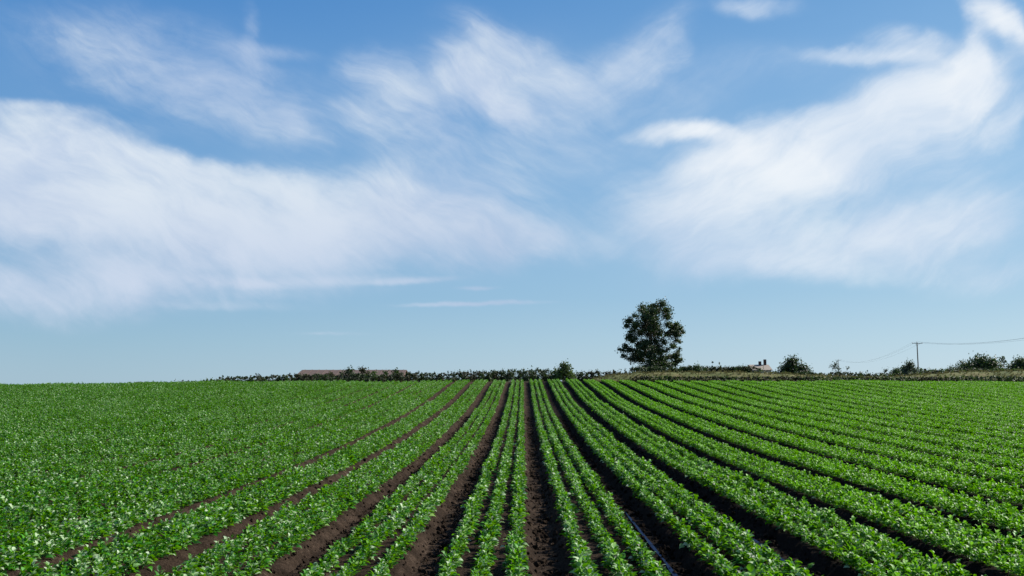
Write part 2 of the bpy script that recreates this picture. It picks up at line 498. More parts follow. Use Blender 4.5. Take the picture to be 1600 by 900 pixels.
def leaf_geo(V, Fc, T, base, az, length, width, rise_, droop, tone, segs=4, stalk=.35, roll=0.0):
    """an arched blade with a sunken midrib on a short stalk"""
    dirv = Vector((math.cos(az), math.sin(az), 0)); side_ = Vector((-math.sin(az), math.cos(az), 0))
    p = Vector(base); ang = rise_
    i0 = len(V)
    st = length * stalk
    q0 = p.copy(); p = p + (dirv * math.cos(ang) + Vector((0, 0, 1)) * math.sin(ang)) * st
    V.append(tuple(q0 + side_ * .004)); V.append(tuple(q0 - side_ * .004)); T += [tone * .6, tone * .6]
    prof = [.10, .78, 1.0, .80, .36, .02] if segs == 5 else [.12, .9, .92, .45, .03] if segs == 4 else [.2, 1.0, .05]
    n = len(prof); step = length / (n - 1)
    rows = []
    for j, w in enumerate(prof):
        up = (Vector((0, 0, 1)) * math.cos(ang) - dirv * math.sin(ang))
        sd_ = (side_ * math.cos(roll) + up * math.sin(roll))
        hw = w * width * .5
        lift = hw * .38
        i_ = len(V)
        wav = .12 * hw * math.sin(j * 2.3 + az * 5)
        V += [tuple(p - sd_ * hw + up * (lift + wav)), tuple(p), tuple(p + sd_ * hw + up * (lift - wav))]
        T += [tone, tone * .9 + .1, tone]
        rows.append(i_)
        p = p + (dirv * math.cos(ang) + Vector((0, 0, 1)) * math.sin(ang)) * step
        ang -= droop / (n - 1)
    Fc.append((i0, i0 + 1, rows[0] + 1))
    for a_, c_ in zip(rows[:-1], rows[1:]):
        Fc.append((a_, a_ + 1, c_ + 1, c_)); Fc.append((a_ + 1, a_ + 2, c_ + 2, c_ + 1))


def plant_mesh(seed, leaves, segs):
    r = random.Random(seed)
    V, Fc, T = [], [], []
    a0 = r.random() * 6.28
    for i in range(leaves):
        t = i / max(1, leaves - 1)                    # 0 outer and old, 1 heart leaf
        az = a0 + i * 2.4 + r.uniform(-.4, .4)
        L = (.086 - .028 * t) * r.uniform(.75, 1.25)
        out = .045 * (1 - t) * r.uniform(.2, 1.2)
        h0 = (.01 + .145 * t) * r.uniform(.5, 1.25)
        leaf_geo(V, Fc, T, (math.cos(az) * out, math.sin(az) * out, h0), az, L, L * r.uniform(.55, .75), R(30 + 35 * t + r.uniform(-18, 18)),
                 R(r.uniform(50, 100) - 20 * t), min(1, max(0, r.gauss(.44, .25) + .10 * t)), segs, r.uniform(.25, .5), r.uniform(-.7, .7))
    for _ in range(4):                                # stalks that carry the upper leaves
        a = r.random() * 6.28; i0 = len(V)
        V += [(0, 0, -.02), (.006, 0, -.02), (math.cos(a) * .03, math.sin(a) * .03, .15)]; T += [.3] * 3; Fc.append((i0, i0 + 1, i0 + 2))
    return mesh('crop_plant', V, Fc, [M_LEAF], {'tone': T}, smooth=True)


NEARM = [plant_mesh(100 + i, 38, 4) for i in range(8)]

ROWS = [-.42, 0.0, .42]
pts = []            # x, y, bed, row
pr = np.random.default_rng(11)
for k in range(-34, 34):            # bed k lies between furrow k and furrow k+1
    xl = X0 + k * BW
    cl, crr = fw(k), fw(k + 1)
    ya = 8.5
    # start where the row comes into view, with a margin for a step aside
    xa = abs(xl + .9)
    ya = max(8.5, (xa - 4.5) / .60)
    if ya > YE: continue
    n_ = int((YE - ya) / .125)
    for r_i, ro in enumerate(ROWS):
        y_ = ya + (np.arange(n_) + pr.uniform(-.38, .38, n_)) * .125
        x_ = xl + .9 + ro + pr.normal(0, .032 if k < 2 else .022, n_)
        # rows wander very slightly; the outer ones lean into narrow furrows
        if r_i == 0: x_ -= max(0, (.56 - cl)) * .45
        if r_i == 2: x_ += max(0, (.56 - crr)) * .45
        if k >= 3: x_ += (1 - r_i) * .04
        if k == 1 and r_i == 2: x_ -= .09 * (y_ < 22)
        keep = pr.random(n_) > .03 + .12 * np.array([max(0, mnoise.noise(Vector((x_[0] * 1.7, yy * .35, 6)))) for yy in y_])
        for a_, c_ in zip(x_[keep], y_[keep]): pts.append((a_, c_, k, r_i))
    # stray plants in furrows that have grown over
    open_ = fw(k)
    if open_ < .34:
        m2 = int(n_ * (1.15 - open_ * 2.4))
        for _ in range(m2):
            y_ = pr.uniform(ya, YE)
            if mnoise.noise(Vector((k * 3.1, y_ * .16, 1))) > .18 and k > -12: continue
            pts.append((xl + pr.normal(0, .10), y_, k, 3))
pts = np.array(pts)
pz_ = field_z(pts[:, 0], pts[:, 1])
psc = np.clip(pr.normal(1.0, .20, len(pts)), .45, 1.55)
psc *= 1 + .28 * np.array([mnoise.noise(Vector((x * .25, y * .12, 4))) for x, y in pts[:, :2]])
psc = np.where(pts[:, 2] >= 3, 1 + (psc - 1) * .55, psc)
psc[pts[:, 3] == 3] *= .8
prot = np.stack([pr.normal(0, .12, len(pts)), pr.normal(0, .12, len(pts)), pr.random(len(pts)) * 6.28], 1)

# which plants the camera sees, the nearest 300 become things of their own
cp, sp = math.cos(PITCH), math.sin(PITCH); cyw, syw = math.cos(YAW), math.sin(YAW)
xw = pts[:, 0]; yw = pts[:, 1]; zw = pz_ + .12 - EYE
xc = xw * cyw + yw * syw; yc = -xw * syw + yw * cyw
zc = yc * cp + zw * sp; vc = -yc * sp + zw * cp
U = 800 + F_PX * xc / zc; V_ = 450 - F_PX * vc / zc
vis = (U > 8) & (U < 1592) & (V_ < 897) & (pts[:, 3] < 3)
order = np.where(vis)[0]; order = order[np.argsort(zc[order])][:290]
is_near = np.zeros(len(pts), bool); is_near[order] = True
def ordinal(n):
    base = ['', 'first', 'second', 'third', 'fourth', 'fifth', 'sixth', 'seventh', 'eighth', 'ninth', 'tenth', 'eleventh', 'twelfth', 'thirteenth',
            'fourteenth', 'fifteenth', 'sixteenth', 'seventeenth', 'eighteenth', 'nineteenth', 'twentieth']
    if n <= 20: return base[n]
    t = {2: ('twenty', 'twentieth'), 3: ('thirty', 'thirtieth'), 4: ('forty', 'fortieth'), 5: ('fifty', 'fiftieth')}[n // 10]
    return t[1] if n % 10 == 0 else t[0] + '-' + base[n % 10]


row_count = {}
ORD = ['first', 'second', 'third', 'fourth', 'fifth', 'sixth', 'seventh', 'eighth', 'ninth']
for n_, i in enumerate(order):
    k, r_i = int(pts[i, 2]), int(pts[i, 3])
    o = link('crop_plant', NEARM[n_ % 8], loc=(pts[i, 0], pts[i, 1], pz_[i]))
    o.scale = (psc[i],) * 3; o.rotation_euler = prot[i]
    sd_ = 'right' if k >= 0 else 'left'
    nb = ORD[k if k >= 0 else -k - 1]
    rn = ['left', 'middle', 'right'][r_i]
    row_count[(k, r_i)] = row_count.get((k, r_i), 0) + 1
    props(o, f'green crop plant, {ordinal(row_count[(k, r_i)])} from the front, {rn} row, {nb} bed {sd_} of central furrow', 'crop plant',
          f'front crop plants, {rn} row of {nb} bed {sd_} of central furrow')
    if n_ < 8:
        if n_ == 0: PSRC = []
        PSRC.append(o)
far = ~is_near
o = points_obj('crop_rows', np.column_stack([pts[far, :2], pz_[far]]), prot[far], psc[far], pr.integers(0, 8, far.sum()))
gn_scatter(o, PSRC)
props(o, 'low leafy green crop filling the long beds up to the crest', 'crop', kind='stuff')
print('plants', len(pts))

# ------------------------------------------------------------------ trees, shrubs, hedges
M_BARK, q, bs = material('bark', .9, .2)
geo = q.n('ShaderNodeNewGeometry').outputs['Position']
q.put(bs.inputs['Base Color'], q.ramp(q.noise(geo, 9, 4), [(.3, (.035, .026, .020)), (.7, (.11, .085, .065))]))
TL_DARK = leaf_material('dark_tree_leaf', [(.1, (.010, .022, .010)), (.5, (.025, .050, .016)), (.9, (.055, .095, .028))], .5, .35, .15, (.10, .2, .02))
TL_MID = leaf_material('mid_green_leaf', [(.1, (.022, .042, .012)), (.5, (.055, .095, .025)), (.9, (.10, .155, .04))], .55, .3, .2, (.14, .25, .03))
TL_GREY = leaf_material('grey_green_leaf', [(.1, (.035, .05, .035)), (.5, (.07, .095, .065)), (.9, (.12, .15, .10))], .6, .25, .2, (.12, .18, .06))
TL_BROWN = leaf_material('brown_dark_leaf', [(.1, (.012, .016, .010)), (.5, (.032, .036, .018)), (.9, (.075, .065, .035))], .6, .25, .15, (.12, .15, .03))


def tube(V, Fc, a, c, ra, rb, n=7):
    a, c = Vector(a), Vector(c); d = (c - a).normalized()
    s = d.orthogonal().normalized(); t = d.cross(s)
    i0 = len(V)
    for p_, r_ in ((a, ra), (c, rb)):
        for i in range(n):
            th = 2 * math.pi * i / n
            V.append(tuple(p_ + (s * math.cos(th) + t * math.sin(th)) * r_))
    for i in range(n):
        j = (i + 1) % n
        Fc.append((i0 + i, i0 + j, i0 + n + j, i0 + n + i))


def limb(V, Fc, a, c, ra, rb, r, segs=4, wob=.08):
    a, c = Vector(a), Vector(c); L = (c - a).length
    prev = a; pr_ = ra
    for i in range(1, segs + 1):
        t = i / segs
        p_ = a.lerp(c, t) + Vector((r.uniform(-1, 1), r.uniform(-1, 1), r.uniform(-.5, .5))) * L * wob * (1 if i < segs else 0)
        rr = ra + (rb - ra) * t
        tube(V, Fc, prev, p_, pr_, rr); prev, pr_ = p_, rr


def leaf_cloud(clumps, size, r, per):
    """many small folded leaf sprays spread through the volume of each clump"""
    V, Fc, T = [], [], []
    for (c, rad, sq) in clumps:
        c = Vector(c); ct = r.gauss(.5, .16)
        n_ = int(per * rad * rad * 1.0) + 6
        for _ in range(n_):
            d = Vector((r.gauss(0, 1), r.gauss(0, 1), r.gauss(0, 1))).normalized()
            rr = rad * min(1.5, abs(r.gauss(0, .52)) + .18)
            p = c + Vector((d.x * rr, d.y * rr, d.z * rr * sq))
            nrm = (d * .6 + Vector((r.gauss(0, 1), r.gauss(0, 1), r.gauss(0, 1) + .5))).normalized()
            s = nrm.orthogonal().normalized(); t = nrm.cross(s)
            an = r.random() * 6.28
            s, t = s * math.cos(an) + t * math.sin(an), t * math.cos(an) - s * math.sin(an)
            h = size * r.uniform(.6, 1.3); w = h * r.uniform(.45, .7)
            tone = min(1, max(0, ct + r.gauss(0, .18)))
            i0 = len(V)
            V += [tuple(p - s * h), tuple(p - t * w + nrm * h * .15), tuple(p + s * h), tuple(p + t * w + nrm * h * .15)]
            Fc += [(i0, i0 + 1, i0 + 2), (i0, i0 + 2, i0 + 3)]
            T += [tone] * 4
    return V, Fc, T


def tree(name, base, clumps, mat_, trunk_r, label, cat='tree', group=None, size=.16, per=160, seed=1, trunk_top=None):
    """clumps are (x, y, z, radius, squash) round the base; every clump hangs on a limb of its own"""
    r = random.Random(seed)
    root = empty(name, base)
    props(root, label, cat, group)
    V, Fc = [], []
    ztop = trunk_top or max(c[2] for c in clumps) * .55
    top = Vector((r.uniform(-.1, .1) * ztop, r.uniform(-.1, .1) * ztop, ztop))
    limb(V, Fc, (0, 0, -.4), top, trunk_r, trunk_r * .5, r, 5, .03)
    for c in clumps:
        cc = Vector(c[:3])
        t0 = min(.95, max(.12, (cc.z - .35 * math.hypot(cc.x, cc.y)) / ztop * .75))
        st = top * t0
        limb(V, Fc, st, cc, min(trunk_r * .38, .9 * trunk_r / len(clumps) ** .5), trunk_r * .04, r, 4, .09)
        for _ in range(2):
            e = cc + Vector((r.uniform(-1, 1), r.uniform(-1, 1), r.uniform(-.4, 1))) * c[3] * .8
            limb(V, Fc, st.lerp(cc, .75), e, trunk_r * .04, trunk_r * .015, r, 2, .05)
    link('trunk', mesh('trunk', V, Fc, [M_BARK], smooth=True), root)
    V, Fc, T = leaf_cloud([(c[:3], c[3], c[4]) for c in clumps], size, r, per)
    link('crown', mesh('crown', V, Fc, [mat_], {'tone': T}), root)
    return root


def ground_at(u, d):
    p = at(u, 600, d)
    return Vector((p.x, d, float(base_z(p.x, d))))


def px_clumps(base, d, lst, depth=.5, r=random):
    """clump list given as (u, v, radius) in photograph pixels at distance d"""
    out = []
    for (u, v, pr_) in lst:
        p = at(u, v, d); rad = pr_ * d / F_PX
        yy = r.uniform(-1, 1) * depth
        out.append((p.x - base.x, yy, p.z - base.z, rad, .85))
    return out


# the lone tree, taller than everything else
D = 128
r = random.Random(5)
tb = ground_at(1021, D)
lst = [(1008, 481, 9), (1020, 478, 9), (1032, 479, 9), (1040, 486, 9), (1024, 492, 11), (1010, 494, 10), (1042, 496, 7),
       (994, 493, 6), (983, 501, 8), (980, 508, 6), (996, 505, 9), (1010, 508, 10), (1026, 508, 9), (1041, 508, 7),
       (1055, 508, 6), (1060, 514, 8), (1066, 519, 5), (1050, 516, 5),
       (988, 517, 8), (984, 527, 8), (1000, 522, 9), (1016, 521, 8), (1032, 521, 7), (1054, 531, 6), (1063, 532, 4),
       (992, 533, 8), (1006, 536, 8), (1022, 534, 8), (1036, 533, 6), (978, 541, 7), (971, 547, 6), (985, 547, 9), (998, 549, 9),
       (1013, 548, 9), (1028, 547, 8), (1041, 547, 6), (974, 557, 6), (988, 560, 8), (1003, 562, 8), (1018, 561, 8), (1033, 560, 9),
       (1046, 556, 8), (1057, 553, 7), (1062, 563, 6), (1052, 568, 8), (1038, 571, 9), (1022, 572, 10), (1006, 573, 8), (1014, 578, 7), (1032, 579, 8), (1048, 578, 7), (1020, 555, 10), (1012, 567, 9), (1028, 566, 9), (1000, 542, 8), (1030, 540, 8), (1015, 500, 9), (1028, 484, 10), (1014, 487, 9), (1040, 492, 8), (1003, 497, 8), (1050, 512, 8), (1060, 508, 7), (992, 510, 8), (1052, 540, 8), (1058, 556, 8), (1060, 546, 4)]
lst += [(r.gauss(1018, 17), r.uniform(500, 572), r.uniform(7, 10)) for _ in range(26)]
cl = []
for (u, v, pr_) in lst:
    p = at(u, v, D)
    ww = max(0.3, 3.6 - abs(u - 1019) * .055)
    for kk in range(2):
        cl.append((p.x - tb.x + r.uniform(-.2, .2), r.uniform(-1, 1) * ww, p.z - tb.z + r.uniform(-.2, .2), pr_ * D / F_PX * r.uniform(.8, 1.15), .8))
tree('lone_tree', tb, cl, TL_DARK, .42, 'tall dark leafy tree standing alone above the hedge right of centre', size=.135, per=330, seed=4, trunk_top=7.5)


def bush(name, u, vtop, wpx, d, mat_, label, cat='shrub', group=None, seed=0, vbase=None, size=.13, per=260, spiky=False, dens=1.0, flat=False):
    """a shrub wpx wide whose top reaches vtop at distance d, rooted in the ground there"""
    r = random.Random(seed * 31 + int(u))
    b0 = ground_at(u, d)
    H = at(u, vtop, d).z - b0.z; W = wpx * d / F_PX * .5
    n_ = max(4, int(7 * dens))
    cl = []
    for i in range(n_):
        a = r.uniform(-1, 1)
        zz = r.uniform(.25, .82) * H * (1 - .45 * a * a)
        rad = max(.16, min(H * .3, W * .55) * r.uniform(.6, 1.0))
        cl.append((a * (W - rad * .6), r.uniform(-.6, .6) * min(W, 2.0), max(zz, rad * .6), rad, .9))
    for i in range(int(8 * dens)):
        cl.append((r.uniform(-.85, .85) * W, r.uniform(-.4, .4) * min(W, 1.5), H * r.uniform(.1, .4), max(.16, min(H * .26, W * .4)), .9))
    cl.append((r.uniform(-.2, .2) * W, 0, max(.2, H - min(H * .26, W * .5)), min(H * .26, W * .5), 1.0))
    if flat:
        for i in range(int(5 * dens)):
            cl.append((r.uniform(-.95, .95) * W, r.uniform(-.4, .4), H * r.uniform(.72, .93), max(.14, H * r.uniform(.08, .16)), .8))
    if spiky:
        for _ in range(3):
            cl.append((r.uniform(-.8, .8) * W, 0, H * r.uniform(.85, 1.0), .14, 2.2))
    return tree(name, b0, cl, mat_, max(.04, min(.2, H * .03)), label, cat, group, size, per, seed)


G = [TL_DARK, TL_BROWN, TL_MID, TL_GREY]
HL = random.Random(21)


def hedge(u0, u1, top0, top1, step, d, mats, label, group, spiky=.3, jit=2.0, dens=1.0):
    u = u0; s = 0
    while u < u1:
        w_ = step * HL.uniform(2.2, 3.6)
        t = (u - u0) / (u1 - u0)
        s += 1
        bush('hedge_shrub', u, top0 + (top1 - top0) * t + jit * (.4 * HL.uniform(-1, 1) + 1.3 * mnoise.noise(Vector((u * .035, d, 2)))), w_, d + HL.uniform(-1.2, 1.2), HL.choice(mats), f'{label}, {ordinal(s)} from left', 'shrub', group, seed=int(u * 7),
             spiky=HL.random() < spiky, size=.10, per=420, dens=dens, flat=True)
        u += step * HL.uniform(.55, 1.3)


hedge(212, 246, 597.5, 597.5, 9, 100, [TL_BROWN, TL_DARK], 'tiny low dark shrub on the skyline far left of the barn', 'low shrubs on the far left skyline', 0, .5)
hedge(280, 352, 598, 593, 13, 101, [TL_BROWN, TL_MID], 'scrubby low shrub on the skyline between far left and hedge start', 'scrubby shrubs left of the hedge', .8, 1.5)
hedge(356, 462, 589, 585, 11, 102, [TL_DARK, TL_BROWN], 'low dark hedge shrub just left of the brown barn', 'hedge shrubs left of the barn', .1, 1.0)
hedge(462, 640, 585, 583, 12, 103, [TL_BROWN, TL_DARK], 'low dark hedge shrub in front of the brown barn wall', 'hedge shrubs in front of the barn', .2, 1.5)
hedge(640, 775, 582, 580, 10, 104, [TL_DARK, TL_BROWN], 'dark hedge shrub between the barn and the taller hedge', 'hedge shrubs right of the barn', .6, 2.0)
hedge(775, 866, 578, 577, 10, 105, [TL_DARK], 'taller dark hedge shrub left of the pale green bush', 'hedge shrubs left of the green bush', .7, 2.0)
hedge(896, 992, 580, 581, 10, 105, [TL_DARK, TL_BROWN], 'dark hedge shrub between the green bush and lone tree', 'hedge shrubs left of the lone tree', .6, 2.0)
hedge(998, 1074, 572, 573, 11, 124, [TL_DARK], 'dark undergrowth shrub at the foot of the lone tree', 'shrubs under the lone tree', .1, 1.5, 2.0)
hedge(1074, 1176, 572, 572, 10, 118, [TL_DARK, TL_BROWN], 'dark hedge shrub between the lone tree and the pale house', 'hedge shrubs right of the lone tree', .5, 2.0, 2.0)
hedge(1000, 1480, 588, 589.5, 15, 95.6, [TL_DARK, TL_MID, TL_BROWN], 'low dark shrub added as shade at the foot of the grass bank', 'added shade shrubs at the foot of the right bank', 0, .8, 1.8)  # shrubs added to draw the shadow line along the bank foot
hedge(1205, 1400, 580, 583, 14, 110, [TL_BROWN, TL_MID, TL_DARK], 'low mixed scrub on the bank between house and utility pole', 'scrub between house and pole', 0, 2, 1.5)
hedge(1440, 1620, 577, 573, 14, 110, [TL_DARK, TL_MID, TL_BROWN], 'mixed dark scrub on top of the bank right of the utility pole', 'scrub right of the pole', 0, 3, 1.5)
hedge(1480, 1620, 588, 588, 15, 96, [TL_DARK, TL_MID], 'low dark shrub added as shade below the right end of the bank', 'added shade shrubs at the right edge', 0, .8, 1.8)  # same added shrubs, carrying that shadow line on to the right
bush('green_bush', 881, 562, 34, 103, TL_MID, 'rounded olive green bush standing above the dark hedge near centre', 'bush', seed=3, dens=2.2, per=260)
for (u, vt, w_, lb, mt) in [(545, 573, 38, 'dark bushy shrub covering the middle of the barn wall', TL_DARK), (568, 572, 26, 'tallest dark shrub in front of the barn', TL_BROWN),
                            (584, 577, 22, 'yellowish green shrub in front of the barn', TL_MID), (602, 578, 20, 'small dark shrub near the barn right end', TL_DARK),
                            (619, 575, 22, 'dark shrub at the right corner of the barn', TL_DARK), (512, 580, 40, 'long low olive shrub before the barn left half', TL_BROWN)]:
    bush('barn_shrub', u, vt, w_, 110, mt, lb, 'shrub', seed=int(u), dens=1.6, per=240, size=.14)
bush('green_bush', 1090, 567, 30, 118, TL_MID, 'light green bush right of the lone tree', 'bush', seed=8, dens=1.6)
bush('green_bush', 1163, 569, 30, 118, TL_MID, 'light green bush just left of the pale house', 'bush', seed=9, dens=1.6)
bush('slim_shrub', 1114, 564, 7, 119, TL_DARK, 'narrow upright dark shrub nearer the lone tree, poking above the hedge', 'shrub', seed=10, dens=.8)
bush('slim_shrub', 1126, 566, 7, 119, TL_DARK, 'narrow upright dark shrub nearer the house, poking above the hedge', 'shrub', seed=11, dens=.8)
bush('round_tree', 1241, 557, 46, 130, TL_DARK, 'round dark tree standing right of the pale house', 'tree', seed=12, dens=4, per=300, size=.15)
bush('thin_tree', 1307, 563, 26, 150, TL_GREY, 'thin wispy grey green sapling, left of a pair on the bank', 'tree', seed=13, dens=1.6, per=110)
bush('thin_tree', 1324, 571, 16, 150, TL_GREY, 'shorter wispy sapling right of the far pole', 'tree', seed=14, dens=1.3, per=120)
bush('low_shrub', 1275, 583, 30, 112, TL_BROWN, 'low brownish shrub right of the round dark tree', 'shrub', seed=15, dens=1.4)
bush('low_shrub', 1347, 580, 30, 115, TL_DARK, 'flat topped low dark shrub right of the saplings', 'shrub', seed=16, dens=1.6)
bush('low_shrub', 1400, 573, 30, 150, TL_DARK, 'small dark shrub left of the grey tree by the pole', 'shrub', seed=17, dens=1.4)
bush('grey_tree', 1423, 562, 34, 190, TL_GREY, 'rounded grey green tree directly left of the utility pole', 'tree', seed=18, dens=3.5, per=260, size=.2)
bush('side_tree', 1385, 574, 20, 170, TL_GREY, 'small grey green tree furthest left of the group by the pole', 'tree', seed=31, dens=1.8, per=240)
bush('side_tree', 1452, 575, 26, 215, TL_DARK, 'low dark tree directly right of the utility pole', 'tree', seed=32, dens=2, per=240)
bush('side_tree', 1488, 570, 30, 160, TL_DARK, 'lower dark tree left of the broad tree group', 'tree', seed=33, dens=2.4, per=260)
bush('side_tree', 1585, 566, 24, 165, TL_MID, 'green tree filling the gap left of the edge tree', 'tree', seed=34, dens=2, per=260)
bush('low_shrub', 1187, 572, 24, 125, TL_MID, 'green shrub partly hiding the pale house', 'shrub', seed=35, dens=1.4)
bush('low_shrub', 1480, 577, 40, 118, TL_MID, 'olive shrub at the left end of the right hand bank', 'shrub', seed=19, dens=1.8)
bush('broad_tree', 1532, 553, 70, 140, TL_DARK, 'broad dark rounded tree near the right edge above the bank', 'tree', seed=20, dens=7, per=330, size=.16)
bush('side_tree', 1505, 562, 18, 138, TL_DARK, 'small dark tree against the left flank of the broad tree', 'tree', seed=21, dens=1.5, per=240)
bush('grey_tree', 1571, 555, 24, 170, TL_GREY, 'thin grey green tree with gaps right of the broad tree', 'tree', seed=22, dens=1.5, per=90, size=.2)
bush('edge_tree', 1602, 556, 44, 150, TL_DARK, 'dark tree cut by the right edge of the photo', 'tree', seed=23, dens=4, per=300, size=.18)
bush('edge_tree', 1650, 556, 60, 150, TL_DARK, 'dark tree just outside the right edge of the photo', 'tree', seed=24, dens=2, per=200, size=.2)
bush('low_shrub', 1560, 575, 26, 112, TL_BROWN, 'brown and olive scrub on the bank below the grey tree', 'shrub', seed=25, dens=1.4)

# ------------------------------------------------------------------ grassy banks at the far edge of the crop
m_, q, bs = material('dry_bank_grass', .95, .1)
geo = q.n('ShaderNodeNewGeometry').outputs['Position']
q.put(bs.inputs['Base Color'], q.ramp(q.m('ADD', q.m('MULTIPLY', q.noise(geo, .5, 4), .5), q.m('MULTIPLY', q.noise(geo, 5, 5), .5)),
      [(.32, (.03, .045, .015)), (.46, (.075, .090, .03)), (.56, (.12, .11, .045)), (.72, (.20, .155, .095))]))
M_BANK = m_


def bank(name, prof, d, depth, label):
    """prof: (u, v of top edge)"""
    us = np.linspace(prof[0][0], prof[-1][0], int((prof[-1][0] - prof[0][0]) / 3))
    vt = np.interp(us, [p[0] for p in prof], [p[1] for p in prof])
    V = []; n_ = 9
    for u, v in zip(us, vt):
        g0 = ground_at(u, d); H = max(.05, at(u, v, d + depth * .35).z - g0.z)
        for j in range(n_):
            t = j / (n_ - 1)
            hh = H * math.sin(math.pi * min(1, t * 1.15) ** .75) if t * 1.15 < 1 else 0
            nn = mnoise.noise(Vector((g0.x * .9, t * 5, d))) * .16 * min(1, H)
            V.append((g0.x, d + depth * t, g0.z - .06 + max(-.04, hh + nn * math.sin(math.pi * t))))
    o_ = link(name, mesh(name, V, grid_faces(len(us), n_), [M_BANK], smooth=True))
    props(o_, label, kind='structure')
    return us, vt


# tufts of dry grass growing on the banks and along the crest
def tuft_mesh(seed, mat_):
    r = random.Random(seed); V, Fc, T = [], [], []
    for _ in range(26):
        a = r.random() * 6.28; rr = r.random() * .16
        x, y = math.cos(a) * rr, math.sin(a) * rr
        h = r.uniform(.25, .6); lx, ly = r.gauss(0, .12), r.gauss(0, .12)
        s = Vector((math.sin(a * 3), math.cos(a * 3), 0)) * .012
        i0 = len(V); t = r.random()
        V += [(x - s.x, y - s.y, -.05), (x + s.x, y + s.y, -.05), (x + lx * .5 + s.x, y + ly * .5 + s.y, h * .6), (x + lx * .5 - s.x, y + ly * .5 - s.y, h * .6), (x + lx, y + ly, h)]
        Fc += [(i0, i0 + 1, i0 + 2, i0 + 3), (i0 + 3, i0 + 2, i0 + 4)]; T += [t] * 5
    return mesh('grass_tuft', V, Fc, [mat_], {'tone': T})


M_DRY = leaf_material('dry_grass', [(.1, (.05, .065, .02)), (.45, (.085, .095, .03)), (.75, (.17, .14, .07)), (1, (.26, .20, .13))], .8, .2, .25, (.25, .25, .08))
bank('grass_bank', [(925, 592), (960, 586), (1000, 582), (1060, 581), (1160, 581), (1230, 583), (1280, 586), (1340, 588), (1400, 590)], 97, 9,
     'long low bank of dry and olive grass between crop and lone tree')
bank('grass_bank', [(1400, 589), (1450, 586), (1490, 583), (1540, 580), (1600, 580), (1700, 577), (1800, 580)], 97.5, 9,
     'brownish grass bank rising towards the right edge')
tsrc = []
for i in range(3):
    u_ = [1130, 1215, 1262][i]
    gp = ground_at(u_, 98.5)
    o = link('grass_tuft', tuft_mesh(i, M_DRY), loc=(gp.x, gp.y, gp.z + .45))
    props(o, ['dry grass tuft on the bank between lone tree and house', 'dry grass tuft on the bank below the round dark tree', 'dry grass tuft on the bank right of the round dark tree'][i], 'grass', 'grass tufts')
    tsrc.append(o)
dg = bpy.context.evaluated_depsgraph_get()
TP = []
for _ in range(7000):
    u_ = rng.uniform(300, 1780); d_ = rng.uniform(94.5, 106)
    if u_ < 925 and (rng.random() < .9 or d_ > 99): continue
    gp = ground_at(u_, d_)
    TP.append(gp)
from mathutils.bvhtree import BVHTree
trees_ = []
for o in [o for o in COL.objects if o.name.startswith('grass_bank')] + [g]:
    trees_.append(BVHTree.FromPolygons([v.co.copy() for v in o.data.vertices], [list(p.vertices) for p in o.data.polygons]))
PZ = []
for p in TP:
    z = p.z
    for t in trees_[:-1]:
        h = t.ray_cast(Vector((p.x, p.y, 30)), Vector((0, 0, -1)))
        if h[0] is not None: z = max(z, h[0].z)
    PZ.append((p.x, p.y, z))
n_ = len(PZ)
o = points_obj('verge_grass', PZ, np.stack([rng.normal(0, .1, n_), rng.normal(0, .1, n_), rng.random(n_) * 6.28], 1), rng.uniform(.25, .6, n_), rng.integers(0, 3, n_))
gn_scatter(o, tsrc)
props(o, 'rough dry grass growing over the banks beyond the crop', 'grass', kind='stuff')

# ------------------------------------------------------------------ buildings
def flat_mat(name, c1, c2, scale=3, rough=.85, spec=.2, metal=0, bands=None):
    m_, q, bs = material(name, rough, spec)
    tcn = q.n('ShaderNodeTexCoord').outputs['Object']
    q.put(bs.inputs['Base Color'], q.ramp(q.noise(tcn, scale, 5, .6), [(.3, c1), (.7, c2)], .75))
    bs.inputs['Metallic'].default_value = metal
    return m_


def box(V, Fc, x0, x1, y0, y1, z0, z1):
    i = len(V)
    V += [(x0, y0, z0), (x1, y0, z0), (x1, y1, z0), (x0, y1, z0), (x0, y0, z1), (x1, y0, z1), (x1, y1, z1), (x0, y1, z1)]
    Fc += [(i, i + 3, i + 2, i + 1), (i + 4, i + 5, i + 6, i + 7), (i, i + 1, i + 5, i + 4), (i + 1, i + 2, i + 6, i + 5), (i + 2, i + 3, i + 7, i + 6), (i + 3, i, i + 4, i + 7)]


def part(name, mat_, parent, boxes=(), V=None, Fc=None):
    V = V or []; Fc = Fc or []
    for q_ in boxes: box(V, Fc, *q_)
    return link(name, mesh(name, V, Fc, [mat_]), parent)


def gable(L, W, h, zt, ov=.2, th=.12):
    """roof slabs, ridge along x"""
    V, Fc = [], []
    for s in (-1, 1):
        i = len(V)
        for x in (-L / 2 - ov, L / 2 + ov):
            sl = h / (W / 2)
            V += [(x, s * (W / 2 + ov), zt - sl * ov), (x, 0, zt + h), (x, 0, zt + h + th), (x, s * (W / 2 + ov), zt - sl * ov + th)]
        Fc += [(i, i + 1, i + 2, i + 3), (i + 7, i + 6, i + 5, i + 4), (i, i + 4, i + 5, i + 1), (i + 3, i + 2, i + 6, i + 7), (i, i + 3, i + 7, i + 4)]
    return V, Fc


